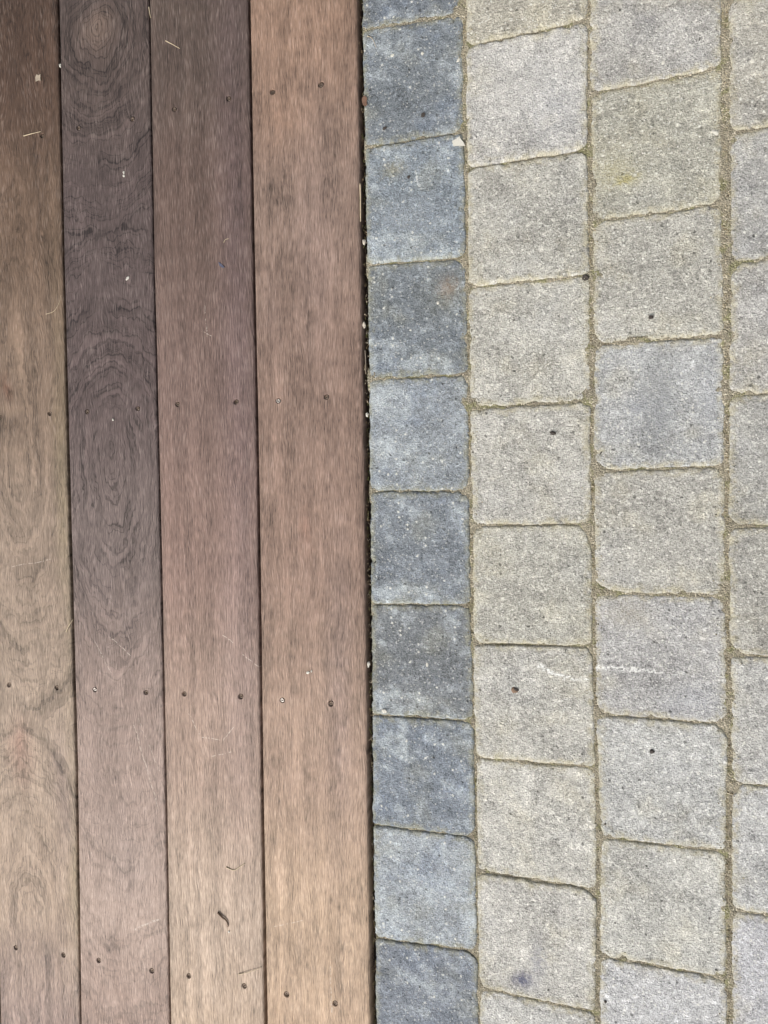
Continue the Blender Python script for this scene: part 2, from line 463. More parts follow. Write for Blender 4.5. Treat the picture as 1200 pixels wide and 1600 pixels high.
# corners that are broken off or heavily worn: (column, rank in table, corner) -> cut lengths
CHIP = {('C', 5, 1): (14, 36), ('D', 4, 3): (34, 15), ('D', 0, 3): (9, 10), ('C', 6, 1): (8, 14), ('C', 8, 1): (16, 14), ('D', 4, 1): (12, 14), ('D', 6, 1): (16, 18),
        ('D', 3, 3): (16, 16), ('D', 2, 3): (13, 14), ('B', 9, 1): (18, 14), ('B', 3, 1): (17, 16), ('B', 2, 2): (12, 12), ('B', 1, 2): (12, 11), ('B', 4, 1): (9, 16),
        ('E', 3, 3): (15, 14), ('E', 2, 0): (14, 14), ('E', 4, 3): (16, 16), ('E', 6, 0): (18, 12), ('C', 2, 1): (12, 12), ('D', 5, 3): (10, 12), ('D', 5, 2): (14, 12)}
MARKS = {
 ('C', 6): ([((8, 46), (20, 39), 3.6, 1.0), ((20, 39), (44, 33), 2.6, 0.95), ((44, 33), (63, 32), 2.2, 0.7), ((36, -2), (30, -18), 1.5, .4), ((22, 3), (40, 9), 1.3, .4)], []),
 ('D', 5): ([((-66, -15), (-28, -16), 3.2, 1.0), ((-28, -16), (2, -17), 2.6, 0.8), ((-62, -5), (0, -6), 1.4, 0.3), ((20, -35), (50, -22), 1.2, .3)], [(35, -50, 30, 20, .25, (160, 163, 172)), (-35, 48, 24, 14, .4, (150, 142, 122))]),
 ('C', 8): ([], [(-16, -50, 11, 9, 0.95, (100, 101, 118)), (2, -22, 8, 22, 0.6, (128, 129, 138))]),
 ('D', 1): ([], [(-45, -22, 26, 18, 0.42, (166, 158, 116)), (-30, -32, 12, 5, .6, (150, 140, 70))]),
 ('D', 3): ([], [(0, 30, 16, 30, 0.5, (128, 130, 130)), (2, -15, 18, 30, 0.55, (124, 127, 130)), (-24, -2, 12, 12, .4, (136, 139, 147)), (52, 5, 12, 40, 0.3, (164, 167, 174))]),
 ('C', 1): ([], [(30, -20, 34, 40, 0.3, (174, 176, 182)), (-30, 20, 40, 36, 0.3, (184, 182, 178))]),
 ('B', 3): ([], [(40, 36, 10, 12, 0.5, (146, 116, 92)), (30, 30, 26, 30, 0.3, (112, 112, 98))]),
 ('B', 2): ([((2, 34), (6, 14), 1.2, .5)], [(-26, 40, 14, 10, 0.45, (140, 132, 98)), (-10, -20, 40, 30, .25, (146, 150, 152))]),
 ('D', 6): ([((45, 48), (40, 24), 1.6, .4)], []),
 ('D', 0): ([], [(-5, 0, 16, 12, 0.4, (128, 128, 132))]),
 ('E', 1): ([], [(10, -20, 40, 40, .4, (136, 137, 141))]),
}
rank_of = []
spare = {}
for name, js in COLS:
    js = extend(js)
    for k in range(len(js)-1):
        a, b = js[k], js[k+1]
        hj = 0.3 + rng.random()*0.5
        gx = -0.8 if name == 'B' else 1.8
        cs = [(a[0]-gx, a[1]-hj), (a[2]+1.8, a[3]-hj), (b[2]+1.8, b[3]+hj), (b[0]-gx, b[1]+hj)]
        idx = None
        if name in FIRST:
            y0, tab = FIRST[name]
            idx = round((y0 - b[1])/142)          # 0: the paver above the first joint
            if not (0 <= idx < len(tab)): idx = None
        rad = []
        for ci in range(4):
            r_ = (6 + rng.random()*8, 6 + rng.random()*8)
            if name == 'B' and ci in (0, 3): r_ = (4 + rng.random()*3, 4 + rng.random()*3)
            rad.append(CHIP.get((name, idx, ci), r_))
        seed = rng.random()
        if idx is None:
            key = 'B' if name == 'B' else 'L%d' % rng.randrange(3)
            if key not in spare:
                me, c = paver_mesh(cs, rad, seed*40, 96); spare[key] = me
                if not me.materials: me.materials.append(M_BLUE if name == 'B' else M_PAV)
            else:
                me = spare[key]; c = np.mean(np.array(cs), axis=0)
            rgb = (113, 119, 125) if name == 'B' else (168, 166, 160)
            rgb = tuple(v + rng.uniform(-8, 8) for v in rgb)
        else:
            me, c = paver_mesh(cs, rad, seed*40)
            if (name, idx) in MARKS:
                mk, tn = MARKS[(name, idx)]
                me.materials.append(marked_paver('blue_grey_concrete_stained' if name == 'B' else 'grey_concrete_stained', mk, tn, name == 'B'))
            else: me.materials.append(M_BLUE if name == 'B' else M_PAV)
            rgb = tab[idx]
        o = link('edging_paver' if name == 'B' else 'paver', me, None, paving, (c[0]*MM, c[1]*MM, rng.uniform(-1.2, 1.0)*MM))
        o.color = (*lin(*((rgb[0]*1.05, rgb[1]*1.045, rgb[2]*1.04) if name == 'B' else (rgb[0]*.975, rgb[1]*.975, rgb[2]*.975))), seed)
        if (name, idx) == ('C', 6): o['label'] = 'pale grey paver with a white scuff near its right edge'
        if (name, idx) == ('D', 5): o['label'] = 'pale grey paver with a long white scrape from its left edge'

# ------------------------------------------------------------------ deck
deck = link('deck', None)
deck.empty_display_size = 0.1
tag(deck, 'weathered reddish brown hardwood deck of long nailed boards beside the pavers', 'deck')
DZ = 4.0          # deck surface above the pavers, mm
TH = 24.0
YS = [900, 650, 320, -18, -367, -720, -900]
def e7(v): return [v[0], v[0], v[1], v[2], v[3], v[4], v[4]]
G = {
 'l0': [-993]*7, 'r0': e7([-849.5, -849, -848.8, -851, -853.6]),
 'l1': e7([-845.0, -845.5, -845.8, -848.2, -850.8]), 'r1': e7([-710.3, -711.6, -712.1, -710.4, -713.1]),
 'l2': e7([-706.9, -708.6, -707.3, -706.1, -710.2]), 'r2': e7([-566.6, -567.5, -566.6, -567.0, -567.4]),
 'l3': e7([-564.3, -565.7, -564.1, -564.0, -564.9]), 'r3': e7([-421.7, -421.7, -421.2, -423.6, -424.9]),
 'l4': e7([-418.6, -418.9, -418.2, -420.3, -420.6]), 'r4': e7([-275.4, -275.4, -275.6, -277.6, -278.4]),
 'lm': [-1140]*7, 'rm': [-997]*7,
}
NAILS = {1: [(-739.7, 511.8), (-822, 513), (-824.0, 122.0), (-738.1, 123.7), (-820.3, -265.8), (-737.9, -264.9), (-820.3, -652.9), (-737.5, -650.3)],
 2: [(-679.9, 514.0), (-594.6, 513.3), (-676.6, 123.6), (-595.9, 124.3), (-674.5, -264.0), (-592.5, -263.6), (-678.5, -649.2), (-592.9, -649.9)],
 3: [(-530.7, 516.5), (-451.1, 518.0), (-534.9, 127.3), (-448.3, 126.2), (-533.3, -261.9), (-449.8, -260.3), (-535.3, -647.5), (-452.7, -647.1)],
 4: [(-389.5, 516.2), (-323.7, 514.3), (-389.0, 124.5), (-323.2, 126.1), (-390.6, -261.7), (-323.9, -261.7), (-392.1, -647.9), (-324.8, -648.7)],
 0: [(-960, 513), (-880, 513), (-960, 124), (-880, 124), (-960, -264), (-880, -264), (-960, -650), (-880, -650)],
 -1: [(-1105, 513), (-1025, 513), (-1105, 124), (-1025, 124), (-1105, -264), (-1025, -264), (-1105, -650), (-1025, -650)]}
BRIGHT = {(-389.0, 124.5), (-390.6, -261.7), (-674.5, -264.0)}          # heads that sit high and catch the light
SHALLOW = {(-679.9, 514.0), (-594.6, 513.3), (-530.7, 516.5), (-323.7, 514.3), (-595.9, 124.3), (-676.6, 123.6), (-323.9, -261.7), (-323.2, 126.1)}

def board_mesh(el, er, rr, cx, holes, seed):
    ys = np.arange(-930, 931, 15.0)
    prof = []                                                    # (side, x offset from edge, z)
    k = 6
    V_, fs = [], []
    for yy in ys:
        xl = np.interp(yy, YS[::-1], el[::-1]); xr = np.interp(yy, YS[::-1], er[::-1])
        xl += mnoise.noise(Vector((yy*0.02, seed*7, 0)))*0.3; xr += mnoise.noise(Vector((yy*0.02, seed*7+3, 0)))*0.3
        row = [(xl, -TH)]
        for i in range(k+1):
            a = R(90*i/k); row.append((xl + rr*(1-math.cos(a)), -rr*(1-math.sin(a))))
        for t in (0.1, 0.25, 0.42, 0.58, 0.75, 0.9):
            q = xl + rr + (xr-xl-2*rr)*t
            row.append((q, mnoise.noise(Vector((q*0.02, yy*0.006, seed*9)))*0.35*math.sin(math.pi*t)))
        for i in range(k, -1, -1):
            a = R(90*i/k); row.append((xr - rr*1.5*(1-math.cos(a)), -rr*1.2*(1-math.sin(a))))
        row.append((xr, -TH))
        V_ += [((x-cx)*MM, yy*MM, z*MM) for x, z in row]
        m = len(row)
    for r in range(len(ys)-1):
        for i in range(m-1):
            a = r*m+i; fs.append((a, a+1, a+m+1, a+m))
        fs.append((r*m+m-1, r*m, (r+1)*m, (r+1)*m+m-1))
    fs.append(tuple(range(m-1, -1, -1)) if True else None)
    fs.append(tuple((len(ys)-1)*m + i for i in range(m)))
    me = mesh_np('board', V_, fs, False)
    bm = bmesh.new(); bm.from_mesh(me); bmesh.ops.recalc_face_normals(bm, faces=bm.faces); bm.to_mesh(me); bm.free()
    # countersunk nail holes
    cb = bmesh.new()
    hr = random.Random(int(seed*100))
    for (hx, hy) in holes:
        N = 14; r0 = 3.5 + hr.random()*0.5; rings = []
        tear = hr.uniform(0, 6.28)
        for (rad, z) in ((r0*1.12, 1.5), (r0*1.05, -0.1), (r0*0.86, -1.0), (r0*0.80, -5.0)):
            rings.append([cb.verts.new(((hx-cx + rad*(1 + 0.16*max(0, math.cos(2*math.pi*i/N - tear))**3 + hr.uniform(-.04, .04))*math.cos(2*math.pi*i/N))*MM,
                                        (hy + rad*(1 + 0.16*max(0, math.cos(2*math.pi*i/N - tear))**3)*math.sin(2*math.pi*i/N))*MM, z*MM)) for i in range(N)])
        for a, b in zip(rings, rings[1:]):
            for i in range(N): cb.faces.new((a[i], a[(i+1) % N], b[(i+1) % N], b[i]))
        cb.faces.new(rings[0]); cb.faces.new(rings[-1][::-1])
    bmesh.ops.recalc_face_normals(cb, faces=cb.faces)
    cme = bpy.data.meshes.new('cut'); cb.to_mesh(cme); cb.free()
    cut = bpy.data.objects.new('cut', cme); C.objects.link(cut)
    tmp = bpy.data.objects.new('tmp', me); C.objects.link(tmp)
    md = tmp.modifiers.new('b', 'BOOLEAN'); md.object = cut; md.operation = 'DIFFERENCE'; md.solver = 'EXACT'
    dg = bpy.context.evaluated_depsgraph_get()
    out = bpy.data.meshes.new_from_object(tmp.evaluated_get(dg))
    bpy.data.objects.remove(tmp); bpy.data.objects.remove(cut)
    out.name = 'board'
    out.polygons.foreach_set('use_smooth', [True]*len(out.polygons))
    out.set_sharp_from_angle(angle=R(32))
    return out

def metal(name, rgb, rough):
    n = NT(name); p = n.coords()
    c = n.mix(n.step(n.noise(p, 0.7, 3), 0.42, 0.62), rgb, (0.06, 0.035, 0.02))
    n.bsdf.inputs['Metallic'].default_value = 0.6
    return n.finish(c, rough)
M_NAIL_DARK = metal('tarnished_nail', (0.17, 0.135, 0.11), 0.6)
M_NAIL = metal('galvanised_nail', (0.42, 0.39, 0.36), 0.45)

def nail_mesh():
    prof = [(2.75, -0.7), (2.7, -0.12), (2.3, 0.0), (1.3, 0.02), (1.0, -0.35), (0.0, -0.4)]
    low = [(1.3, -1.2), (1.2, -14.0), (0.0, -17.0)]
    N = 14; V_ = []; fs = []
    chain = low[::-1] + prof
    for r_, z in chain:
        for i in range(N): V_.append((max(r_, 0.01)*math.cos(2*math.pi*i/N)*MM, max(r_, 0.01)*math.sin(2*math.pi*i/N)*MM, z*MM))
    for r in range(len(chain)-1):
        for i in range(N): fs.append((r*N+i, r*N+(i+1) % N, (r+1)*N+(i+1) % N, (r+1)*N+i))
    return mesh_np('nail', V_, fs)
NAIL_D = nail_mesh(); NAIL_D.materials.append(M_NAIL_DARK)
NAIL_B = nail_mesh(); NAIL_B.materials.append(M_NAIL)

wood_specs = {}  # stops darken towards the top: shade on the upper deck put into timber colour
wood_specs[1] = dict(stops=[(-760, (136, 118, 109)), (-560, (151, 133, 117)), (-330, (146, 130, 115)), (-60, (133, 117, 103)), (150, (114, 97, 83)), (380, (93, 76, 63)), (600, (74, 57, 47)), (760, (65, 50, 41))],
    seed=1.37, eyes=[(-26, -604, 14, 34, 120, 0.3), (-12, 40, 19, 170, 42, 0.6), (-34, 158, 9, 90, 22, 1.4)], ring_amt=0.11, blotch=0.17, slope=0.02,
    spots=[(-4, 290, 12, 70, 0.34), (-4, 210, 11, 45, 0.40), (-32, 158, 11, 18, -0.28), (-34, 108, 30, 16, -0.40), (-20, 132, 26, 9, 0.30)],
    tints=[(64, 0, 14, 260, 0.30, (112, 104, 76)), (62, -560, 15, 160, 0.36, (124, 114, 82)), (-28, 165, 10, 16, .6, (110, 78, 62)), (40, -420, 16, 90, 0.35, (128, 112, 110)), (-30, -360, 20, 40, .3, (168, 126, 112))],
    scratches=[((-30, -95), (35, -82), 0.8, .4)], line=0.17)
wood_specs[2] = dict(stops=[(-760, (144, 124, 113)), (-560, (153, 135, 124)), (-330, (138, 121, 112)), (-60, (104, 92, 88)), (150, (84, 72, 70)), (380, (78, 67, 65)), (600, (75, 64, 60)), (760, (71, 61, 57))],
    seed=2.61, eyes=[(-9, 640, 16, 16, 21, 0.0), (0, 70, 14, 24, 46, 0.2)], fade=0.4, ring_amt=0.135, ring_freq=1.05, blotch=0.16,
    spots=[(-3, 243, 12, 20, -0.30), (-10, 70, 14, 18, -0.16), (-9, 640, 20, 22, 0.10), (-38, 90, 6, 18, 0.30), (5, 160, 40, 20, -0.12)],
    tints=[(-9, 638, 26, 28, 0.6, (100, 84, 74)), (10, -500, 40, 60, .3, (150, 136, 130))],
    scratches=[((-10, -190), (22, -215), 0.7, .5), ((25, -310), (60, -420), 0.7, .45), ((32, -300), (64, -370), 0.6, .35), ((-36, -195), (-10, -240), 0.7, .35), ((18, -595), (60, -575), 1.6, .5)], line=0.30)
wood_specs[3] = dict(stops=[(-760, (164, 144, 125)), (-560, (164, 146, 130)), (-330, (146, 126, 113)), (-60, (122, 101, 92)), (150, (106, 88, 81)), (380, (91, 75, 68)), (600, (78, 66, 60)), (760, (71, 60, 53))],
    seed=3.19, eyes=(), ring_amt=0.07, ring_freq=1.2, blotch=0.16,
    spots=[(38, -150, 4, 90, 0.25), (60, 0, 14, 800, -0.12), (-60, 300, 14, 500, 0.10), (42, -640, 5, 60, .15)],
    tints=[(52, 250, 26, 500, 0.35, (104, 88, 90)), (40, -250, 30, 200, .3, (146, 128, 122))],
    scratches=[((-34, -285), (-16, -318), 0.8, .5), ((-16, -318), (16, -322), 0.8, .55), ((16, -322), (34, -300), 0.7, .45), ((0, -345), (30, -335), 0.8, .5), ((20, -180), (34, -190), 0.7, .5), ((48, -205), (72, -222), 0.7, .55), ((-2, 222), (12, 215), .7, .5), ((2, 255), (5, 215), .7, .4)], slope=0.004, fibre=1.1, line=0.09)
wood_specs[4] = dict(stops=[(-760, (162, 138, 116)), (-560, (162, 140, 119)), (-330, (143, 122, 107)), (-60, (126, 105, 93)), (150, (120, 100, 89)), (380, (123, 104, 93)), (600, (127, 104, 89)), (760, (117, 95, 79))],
    seed=4.83, eyes=(), ring_amt=0.06, ring_freq=0.9, blotch=0.25,
    spots=[(-32, -130, 5, 70, 0.36), (-22, -330, 7, 60, 0.34), (-36, -40, 5, 30, .26), (30, 420, 12, 60, -0.14), (-35, 380, 24, 18, -0.24), (-40, 300, 22, 40, -0.14), (30, 250, 6, 70, 0.2), (-30, 60, 24, 14, -0.16)],
    tints=[(38, -250, 16, 180, 0.35, (142, 124, 118)), (10, 300, 30, 140, 0.28, (128, 110, 104)), (-50, 240, 14, 60, .3, (110, 94, 88)), (-40, 480, 30, 50, .2, (146, 114, 92)), (-6, -45, 8, 30, .2, (146, 108, 92))],
    scratches=[((-60, -560), (-20, -548), 0.7, .4), ((18, -600), (18, -660), 0.9, .45)], slope=-0.01, line=0.07)
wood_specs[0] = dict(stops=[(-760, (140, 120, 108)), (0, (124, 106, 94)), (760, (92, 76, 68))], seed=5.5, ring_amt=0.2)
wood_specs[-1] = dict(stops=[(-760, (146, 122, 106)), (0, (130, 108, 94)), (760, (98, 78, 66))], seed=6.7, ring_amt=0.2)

nrng = random.Random(5)
for b in (1, 2, 3, 4, 0, -1):
    ks = str(b) if b >= 0 else 'm'
    el, er = G['l'+ks], G['r'+ks]
    cx = (np.mean(el)+np.mean(er))/2
    me = board_mesh(el, er, 2.4 if b != 4 else 3.2, cx, NAILS[b], wood_specs[b]['seed'])
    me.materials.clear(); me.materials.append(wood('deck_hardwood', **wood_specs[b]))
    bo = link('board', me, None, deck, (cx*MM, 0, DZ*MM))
    for q in NAILS[b]:
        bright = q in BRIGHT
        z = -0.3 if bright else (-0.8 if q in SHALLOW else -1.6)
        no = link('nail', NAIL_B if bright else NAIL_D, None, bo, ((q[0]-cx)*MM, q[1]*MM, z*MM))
        no.rotation_euler = (nrng.uniform(-.12, .12), nrng.uniform(-.12, .12), nrng.uniform(0, 6))
# joists under the nail rows
M_JOIST = plain('joist_timber', (0.06, 0.042, 0.03), 0.85)
for jy in (516, 125, -263, -649):
    bm = bmesh.new(); bmesh.ops.create_cube(bm, size=1)
    bmesh.ops.scale(bm, vec=(0.86, 0.045, 0.07), verts=bm.verts)
    bmesh.ops.bevel(bm, geom=bm.edges[:], offset=0.003, segments=2, affect='EDGES')
    jm = bpy.data.meshes.new('joist'); bm.to_mesh(jm); bm.free()
    link('joist', jm, M_JOIST, deck, (-0.715, jy*MM, (DZ - TH)*MM - 0.0355))

# ------------------------------------------------------------------ loose grains in the joints (uncountable)
def grains():
    g = random.Random(3); V_, fs = [], []
    def grain(x, y, z, r):
        base = len(V_)
        ax = [r*g.uniform(.7, 1.3) for _ in range(3)]; a = g.uniform(0, 3.14); ca, sa = math.cos(a), math.sin(a)
        for dx, dy, dz in ((1, 0, 0), (0, 1, 0), (-1, 0, 0), (0, -1, 0), (0, 0, 1), (0, 0, -1)):
            ux, uy = dx*ax[0], dy*ax[1]
            V_.append(((x+ux*ca-uy*sa)*MM, (y+ux*sa+uy*ca)*MM, (z+dz*ax[2])*MM))
        for i in range(4):
            fs.append((base+i, base+(i+1) % 4, base+4)); fs.append((base+(i+1) % 4, base+i, base+5))
    for j in JX[:4]:
        for _ in range(2300):
            y = g.uniform(-800, 800)
            grain(j + g.gauss(0, 2.0), y, -1.9 + g.uniform(-.5, .5), g.choice((.4, .5, .6, .8, 1.1)))
        for _ in range(700):
            dx = g.gauss(0, 5.5); grain(j + dx, g.uniform(-800, 800), -0.9 if abs(dx) < 4 else 0.15, g.choice((.35, .45, .6, .9)))
    for nm, js in COLS[:4]:
        for a in js:
            for _ in range(26):
                t = g.random(); grain(a[0]+(a[2]-a[0])*t, a[1]+(a[3]-a[1])*t + g.gauss(0, 5), 0.1, g.choice((.35, .45, .6)))
            for _ in range(45):
                t = g.random()
                grain(a[0]+(a[2]-a[0])*t, a[1]+(a[3]-a[1])*t + g.uniform(-1.2, 1.2), -4.0 + g.uniform(-.6, .8), g.choice((.4, .5, .7)))
    return mesh_np('sand_grains', V_, fs, False)
n_ = NT('sand_grain'); p_ = n_.coords(); d_, c_ = n_.vor(p_, 0.5)
mg = n_.finish(n_.ramp(c_[0], [(0.0, lin(70, 62, 50)), (0.22, lin(120, 108, 84)), (0.6, lin(158, 148, 122)), (1.0, lin(200, 192, 172))]), 0.9)
tag(link('sand_grains', grains(), mg, paving), kind='stuff')

# litter lodged in the slot between deck and pavers (uncountable)
M_LIT = None
def litter():
    g = random.Random(8); V_, fs = [], []
    for _ in range(900):
        y = g.uniform(-760, 700); x = -272.6 + (0.9 if y > 0 else -1.0) + g.gauss(0, 1.2); z = g.uniform(-9, -0.8)
        l = g.choice((1.5, 2, 3, 5, 9)); w = g.uniform(.3, 1.1); a = math.pi/2 + g.gauss(0, .5); t = g.uniform(-.5, .5)
        ca, sa = math.cos(a), math.sin(a); b = len(V_)
        for (p, q, s) in ((-1, -1, 0), (1, -.4, 0), (.8, 1, 0), (-.7, .6, 0), (0, 0, 1)):
            u, v = p*l*.5, q*w*.5
            V_.append(((x+u*ca-v*sa)*MM, (y+u*sa+v*ca)*MM, (z+t*u*.5+s*w*.5)*MM))
        for i in range(4): fs.append((b+i, b+(i+1) % 4, b+4))
        fs.append((b+3, b+2, b+1, b))
    return mesh_np('gap_litter', V_, fs, False)
n_ = NT('plant_litter'); p_ = n_.coords(); d_, c_ = n_.vor(p_, 0.35)
lc = n_.ramp(c_[0], [(0.0, lin(40, 32, 26)), (0.45, lin(70, 56, 42)), (0.68, lin(80, 84, 44)), (0.85, lin(130, 112, 86)), (1.0, lin(190, 178, 156))])
tag(link('gap_litter', litter(), n_.finish(lc, 0.9)), 'dark plant litter and grit caught in the slot between deck and pavers', 'litter', kind='stuff')
# soil slope under the slot
vs, fs = [], []
for i in range(200):
    yy = -950 + i*1900/199
    zz = mnoise.noise(Vector((yy*0.03, 0, 0)))*2
    vs += [(-0.32, yy*MM, -0.030), (-0.276, yy*MM, (-16+zz)*MM), (-0.2655, yy*MM, (-11+zz)*MM)]
for i in range(199):
    for k in range(2): a = i*3+k; fs.append((a, a+1, a+4, a+3))
tag(link('soil', mesh_np('soil', vs, fs), M_SOIL), kind='structure')

# ------------------------------------------------------------------ small things lying about
M_STRAW = plain('dry_straw', lin(176, 161, 136), 0.7)
M_WHITE = plain('white_stone', lin(186, 183, 173), 0.75, 0.15)
M_DARK = plain('dark_husk', lin(58, 52, 48), 0.7)
M_BARK = plain('bark_sliver', lin(96, 78, 64), 0.8)
M_LEAF = plain('dead_leaf', lin(104, 80, 66), 0.75)
M_PALE = plain('pale_leaf', lin(150, 138, 122), 0.75)
M_SEED = plain('brown_seed', lin(112, 92, 76), 0.7)
M_PEB = plain('grey_pebble', lin(176, 168, 154), 0.8)
M_BLUEF = plain('blue_plastic', lin(80, 82, 98), 0.5)

def strand(name, pts, r, mat, label, cat, group=None, fork=None):
    """thin bent stalk through points (x, y, z) in mm"""
    P = [Vector(p) for p in pts]
    c = sum(P, Vector())/len(P); c.z = P[0].z
    def tube(P, V_, fs):
        Q = []
        for i in range(len(P)-1):
            p0 = P[max(i-1, 0)]; p1 = P[i]; p2 = P[i+1]; p3 = P[min(i+2, len(P)-1)]
            for k in range(5):
                t = k/5
                Q.append(0.5*((2*p1) + (p2-p0)*t + (2*p0-5*p1+4*p2-p3)*t*t + (3*p1-p0-3*p2+p3)*t**3))
        Q.append(P[-1])
        b = len(V_)
        for i, q in enumerate(Q):
            d = (Q[min(i+1, len(Q)-1)] - Q[max(i-1, 0)]).normalized()
            s = d.cross(Vector((0, 0, 1))).normalized(); u = s.cross(d)
            rr = r*(1 - 0.55*i/len(Q))
            for k in range(6):
                a = 2*math.pi*k/6; w = (q - c) + s*math.cos(a)*rr + u*math.sin(a)*rr
                V_.append((w.x*MM, w.y*MM, w.z*MM))
        for i in range(len(Q)-1):
            for k in range(6): fs.append((b+i*6+k, b+i*6+(k+1) % 6, b+(i+1)*6+(k+1) % 6, b+(i+1)*6+k))
        fs.append(tuple(b+k for k in range(5, -1, -1))); fs.append(tuple(b+(len(Q)-1)*6+k for k in range(6)))
    V_, fs = [], []
    tube(P, V_, fs)
    if fork: tube([Vector(p) for p in fork], V_, fs)
    o = link(name, mesh_np(name, V_, fs), mat, None, c*MM)
    return tag(o, label, cat, group)

def lump(name, pos, size, mat, label, cat, group=None, seed=1, rot=0.0, cut=0.25):
    bm = bmesh.new(); bmesh.ops.create_icosphere(bm, subdivisions=2, radius=1)
    for v in bm.verts:
        k = 1 + mnoise.noise(v.co*1.3 + Vector((seed*9.1, seed, 0)))*cut*2.2
        v.co = Vector((v.co.x*size[0]*.5*k, v.co.y*size[1]*.5*k, v.co.z*size[2]*.5*k))*MM
    for f in bm.faces: f.smooth = False
    me = bpy.data.meshes.new(name); bm.to_mesh(me); bm.free()
    o = link(name, me, mat, None, (pos[0]*MM, pos[1]*MM, (pos[2] + size[2]*.42)*MM)); o.rotation_euler.z = rot
    return tag(o, label, cat, group)

def flake(name, pos, pts, mat, label, cat, th=0.5, curl=0.8, group=None):
    """thin torn piece: outline points (mm) round its centre, with thickness and curl"""
    V_, fs = [], []
    n = len(pts)
    for s in (1, -1):
        V_.append((0, 0, (s*th/2)*MM))
        for x, y in pts: V_.append((x*MM, y*MM, (s*th/2 + curl*((x*x+y*y)/60))*MM))
    m = n+1
    for i in range(n):
        j = (i+1) % n
        fs.append((0, 1+i, 1+j)); fs.append((m, m+1+j, m+1+i)); fs.append((1+i, m+1+i, m+1+j, 1+j))
    o = link(name, mesh_np(name, V_, fs, False), mat, None, (pos[0]*MM, pos[1]*MM, (pos[2]+th*.6)*MM))
    return tag(o, label, cat, group)

def on_deck(P): return [(x, y, DZ + 0.5) for x, y in P]
def on_stone(P): return [(x, y, 0.8) for x, y in P]
strand('straw', [(-769.8, 515.3, 5.2), (-756.8, 515.6, 6.5), (-740.6, 517.4, 5.0)], 0.75, M_STRAW, 'pale dry stalk pointing at a nail on the leftmost board, near the top', 'straw')
strand('straw', on_deck([(-541.0, 607.0), (-530.7, 600.3), (-520.3, 593.2)]), 0.7, M_STRAW, 'short pale straw slanting across the third board above its top nails', 'straw')
strand('straw', on_deck([(-461.4, 333.4), (-459.2, 336.8), (-454.0, 337.6)]), 0.5, M_STRAW, 'tiny hooked pale straw on the third board by its dark right edge', 'straw')
strand('straw', [(-565.4, 656, 3.8), (-564.0, 648, 4.6), (-562.4, 641, 4.8)], 0.9, M_STRAW, 'pale sliver stuck in the board gap at the top of the deck', 'straw')
strand('straw', [(-718.9, -184.7, 4.9), (-713.3, -176.3, 6.2), (-706.2, -166.1, 5.2)], 0.8, M_STRAW, 'forked pale grass stalk lying across the gap beside the leftmost board', 'straw', fork=[(-713.8, -177, 5.8), (-712.2, -172, 6.2), (-712.6, -167, 6.0)])
strand('straw', on_deck([(-475.7, -490.4), (-464.0, -493.0), (-455.5, -487.4), (-447.9, -482.0)]), 0.85, M_STRAW, 'curly pale stalk on the third board, low down by the wide dark gap', 'straw')
strand('straw', [(-460.3, -632.5, 4.8), (-444.3, -625.9, 6.0), (-426.5, -617.6, 5.2)], 0.7, M_STRAW, 'straight pale straw slanting over the bottom right nail of the third board', 'straw')
strand('hair', on_deck([(-740.5, 263.2), (-727.5, 266.0), (-718.7, 275.6), (-714.2, 287.9)]), 0.4, M_STRAW, 'thin curved pale fibre at the right edge of the leftmost board', 'fibre')
strand('grass_blade', [(-275.1, 386, 2.0), (-274.6, 372, 3.2), (-274.9, 352, 3.0), (-275.4, 340, 1.6)], 1.2, M_STRAW, 'cream dry grass blade standing upright in the slot beside the blue-grey pavers', 'grass blade')
strand('root', [(-273.0, 182, -1.0), (-271.8, 167.6, 0.8), (-272.4, 152.0, -0.5)], 0.6, M_PALE, 'thin pale rootlet in the slot beside the third full blue-grey paver', 'root')
strand('straw', on_stone([(-263.6, 564.7), (-257.1, 560.5), (-252.3, 548.8)]), 0.45, M_STRAW, 'thin curved straw on the top left corner of a blue-grey paver', 'straw')
strand('straw', on_stone([(-245.3, 343.5), (-236.0, 341.9), (-228.7, 335.4)]), 0.45, M_STRAW, 'thin pale straw on the blue-grey paver below the white chip', 'straw')
flake('stone_chip', (-152.6, 418.9, 0.4), [(-7.0, 2.8), (-2.0, 4.6), (2.2, 7.2), (3.4, 3.6), (6.8, -0.6), (8.2, -4.8), (4.0, -3.9), (0.5, -3.2), (-5.6, -3.0)], M_WHITE, 'bright white angular stone chip at a corner of the blue-grey pavers', 'stone chip', th=1.8, curl=0.15)
lump('grain', (-606.5, 300.7, DZ), (6.5, 3.8, 2.6), M_WHITE, 'white rice-like grain on the dark second board', 'grain', seed=2, rot=0.7)
lump('grain', (-608.9, 443.2, DZ), (3.0, 3.6, 2.0), M_WHITE, 'upper of two tiny white crumbs on the dark second board', 'crumb', seed=3)
lump('grain', (-609.0, 438.6, DZ), (3.2, 3.2, 2.0), M_WHITE, 'lower of two tiny white crumbs on the dark second board', 'crumb', seed=4)
lump('grain', (-634.6, 110.3, DZ), (2.8, 3.4, 1.8), M_WHITE, 'single white speck inside the oval figure of the second board', 'crumb', seed=5)
lump('pebble', (-708.4, 604.5, DZ-3), (3.6, 5.4, 3.0), M_WHITE, 'small white pebble wedged in the leftmost board gap near the top', 'pebble', seed=6)
lump('crumb', (-354.5, -224.1, DZ), (4.6, 3.0, 1.2), M_WHITE, 'left white fleck above the nails of the rightmost board', 'crumb', seed=7, rot=.5)
lump('crumb', (-349.4, -221.8, DZ), (1.8, 3.8, 1.2), M_WHITE, 'right white fleck above the nails of the rightmost board', 'crumb', seed=8)
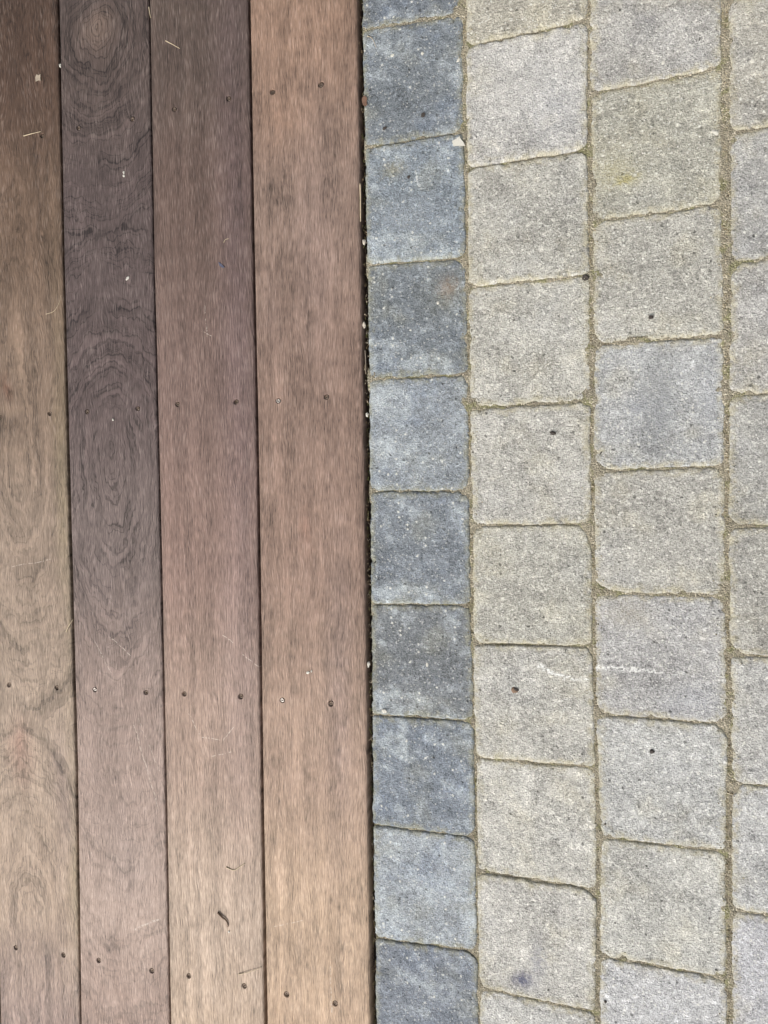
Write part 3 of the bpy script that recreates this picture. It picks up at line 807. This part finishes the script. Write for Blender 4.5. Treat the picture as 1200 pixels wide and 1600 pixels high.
flake('leaf_scrap', (-743.7, 592.2, DZ+.2), [(-4.5, 1), (-2, 5), (1, 3.2), (4.6, 4), (4.0, -1), (5.0, -5), (0.5, -3.6), (-3.6, -5)], M_PALE, 'small grey-brown torn leaf scrap on the leftmost board', 'leaf scrap', th=.5, curl=1.2)
flake('leaf_scrap', (-268.1, 486.0, 0.2), [(-3.0, 5), (0.6, 6.8), (3.4, 3.6), (2.4, -1), (3.6, -4.6), (0.8, -6.2), (-2.2, -4), (-3.6, 1)], M_LEAF, 'reddish brown dead leaf scrap at the left edge of a blue-grey paver', 'leaf scrap', th=.6, curl=1.0)
flake('plastic_scrap', (-465.7, 304.9, DZ+.2), [(-4, 4), (-1, 2), (3, -1.5), (5, -4), (1.5, -4), (-2.5, -1)], M_BLUEF, 'tiny dark blue scrap on the third board', 'scrap', th=.5, curl=1.0)
strand('bark_sliver', [(-489, -553, 5.2), (-482.5, -558.0, 5.8), (-476.8, -561.5, 5.6), (-474.2, -567.5, 5.2), (-475.0, -571.0, 4.6)], 1.35, M_BARK, 'dark crooked bark sliver on the third board above its bottom nails', 'bark')
lump('crumb', (-473.3, -577.0, DZ), (2.6, 2.6, 1.6), M_WHITE, 'white crumb just below the dark bark sliver', 'crumb', seed=12)
lump('pebble', (-273.3, 212.8, -1.5), (4.4, 8.0, 3.5), M_PEB, 'pale oval pebble in the slot beside the third full blue-grey paver', 'pebble', seed=13)
lump('pebble', (-271.4, 101.7, -1.5), (3.2, 5.6, 3.0), M_WHITE, 'small white pebble in the slot halfway up the deck edge', 'pebble', seed=14)
lump('pebble', (-271.9, 315.2, -1.8), (4.2, 7.0, 3.5), M_PEB, 'beige pebble in the slot below the cream grass blade', 'pebble', seed=15)
lump('pebble', (-274.4, -210.5, -1.8), (3.6, 7.0, 3.2), M_WHITE, 'cream pebble in the slot beside the darkest blue-grey paver', 'pebble', seed=16)
lump('pebble', (-254.2, -268.1, -0.3), (6.8, 5.0, 2.4), M_WHITE, 'white pebble at the lower left corner of the darkest blue-grey paver', 'pebble', seed=17, rot=-.4)
for (x, y), sz, lab in (((-213.5, 386.9), (6, 5, 1.6), 'dark flat husk in the middle of the blue-grey paver with the white chip'),
    ((-243.3, 450.1), (4, 5.5, 1.4), 'small dark husk near the lower left of the topmost full blue-grey paver'),
    ((-195.0, 458.6), (5, 6, 1.2), 'brownish dark husk near the lower middle of the topmost full blue-grey paver'),
    ((62.3, 195.5), (5.2, 4.6, 2.4), 'black seed husk near the bottom of a pale paver, upper right'),
    ((-45.8, 70.6), (4.4, 6.0, 2.4), 'black seed husk near the top right of a pale paver at mid height'),
    ((60.2, -293.3), (5.0, 5.0, 2.8), 'round black seed on the pale paver below the long white scrape'),
    ((7.4, -590.2), (3.6, 3.2, 1.8), 'tiny black speck at the left edge of the bottom pale paver')):
    lump('husk', (x, y, -0.2), sz, M_DARK, lab, 'husk', seed=x*0.1, rot=x)
lump('husk', (-7.7, 245.9, -2.4), (7.5, 6.5, 3.4), M_DARK, 'lumpy dark husk wedged in the joint corner between pale pavers', 'husk', seed=4.4, cut=.4)
# brown seed case with an open dark side
sc = lump('seed_case', (-93.2, -232.2, -0.2), (8.5, 6.5, 3.6), M_SEED, 'brown seed case lying on the pale paver with the white scuff', 'seed', seed=9.2, rot=-.4)
lump_me = sc.data.copy(); lump_me.materials.clear(); lump_me.materials.append(M_DARK)
tip = link('seed_tip', lump_me, None, sc, (0.0013, 0.0016, 0.0006)); tip.scale = (0.72, 0.6, 0.8)
for (x, y), sz, lab in (((-232.2, 536.7), (5, 4, 1.4), 'white stone fleck on the upper left of the topmost full blue-grey paver'),
    ((-194.8, 532.4), (4, 4.4, 1.4), 'white stone fleck on the upper middle of the topmost full blue-grey paver'),
    ((-151.4, 516.6), (3.6, 5.4, 1.4), 'white stone fleck on the right edge of the topmost full blue-grey paver'),
    ((-179.9, 232.5), (4.4, 4.4, 1.8), 'round white stone fleck on the blue-grey paver with the orange spot'),
    ((-199.4, -207.6), (6.6, 4, 1.4), 'larger white stone fleck in the middle of the darkest blue-grey paver'),
    ((-165.0, -193.1), (5.4, 4.6, 1.4), 'white stone fleck at the right of the darkest blue-grey paver'),
    ((129.8, 390.2), (5, 10, 2.0), 'long white pebble at the right edge of the yellow-stained pale paver'),
    ((76.8, 474.2), (6, 4.6, 1.6), 'white stone fleck near the bottom of the top pale paver'),
    ((166.9, 460.7), (5.2, 6, 1.6), 'white stone fleck on the top right corner paver'),
    ((-6.6, -386.2), (6, 7.2, 2.2), 'white pebble at the right edge of a lower pale paver'),
    ((9.3, -532.0), (6, 5, 2.4), 'cream pebble in the joint corner near the bottom of the pale pavers'),
    ((15.8, 33.0), (6, 4.4, 1.6), 'cream pebble above a cross joint of the pale pavers')):
    lump('pebble', (x, y, -0.9), [q*.85 for q in sz], M_WHITE, lab, 'pebble', seed=y*0.1, rot=x)
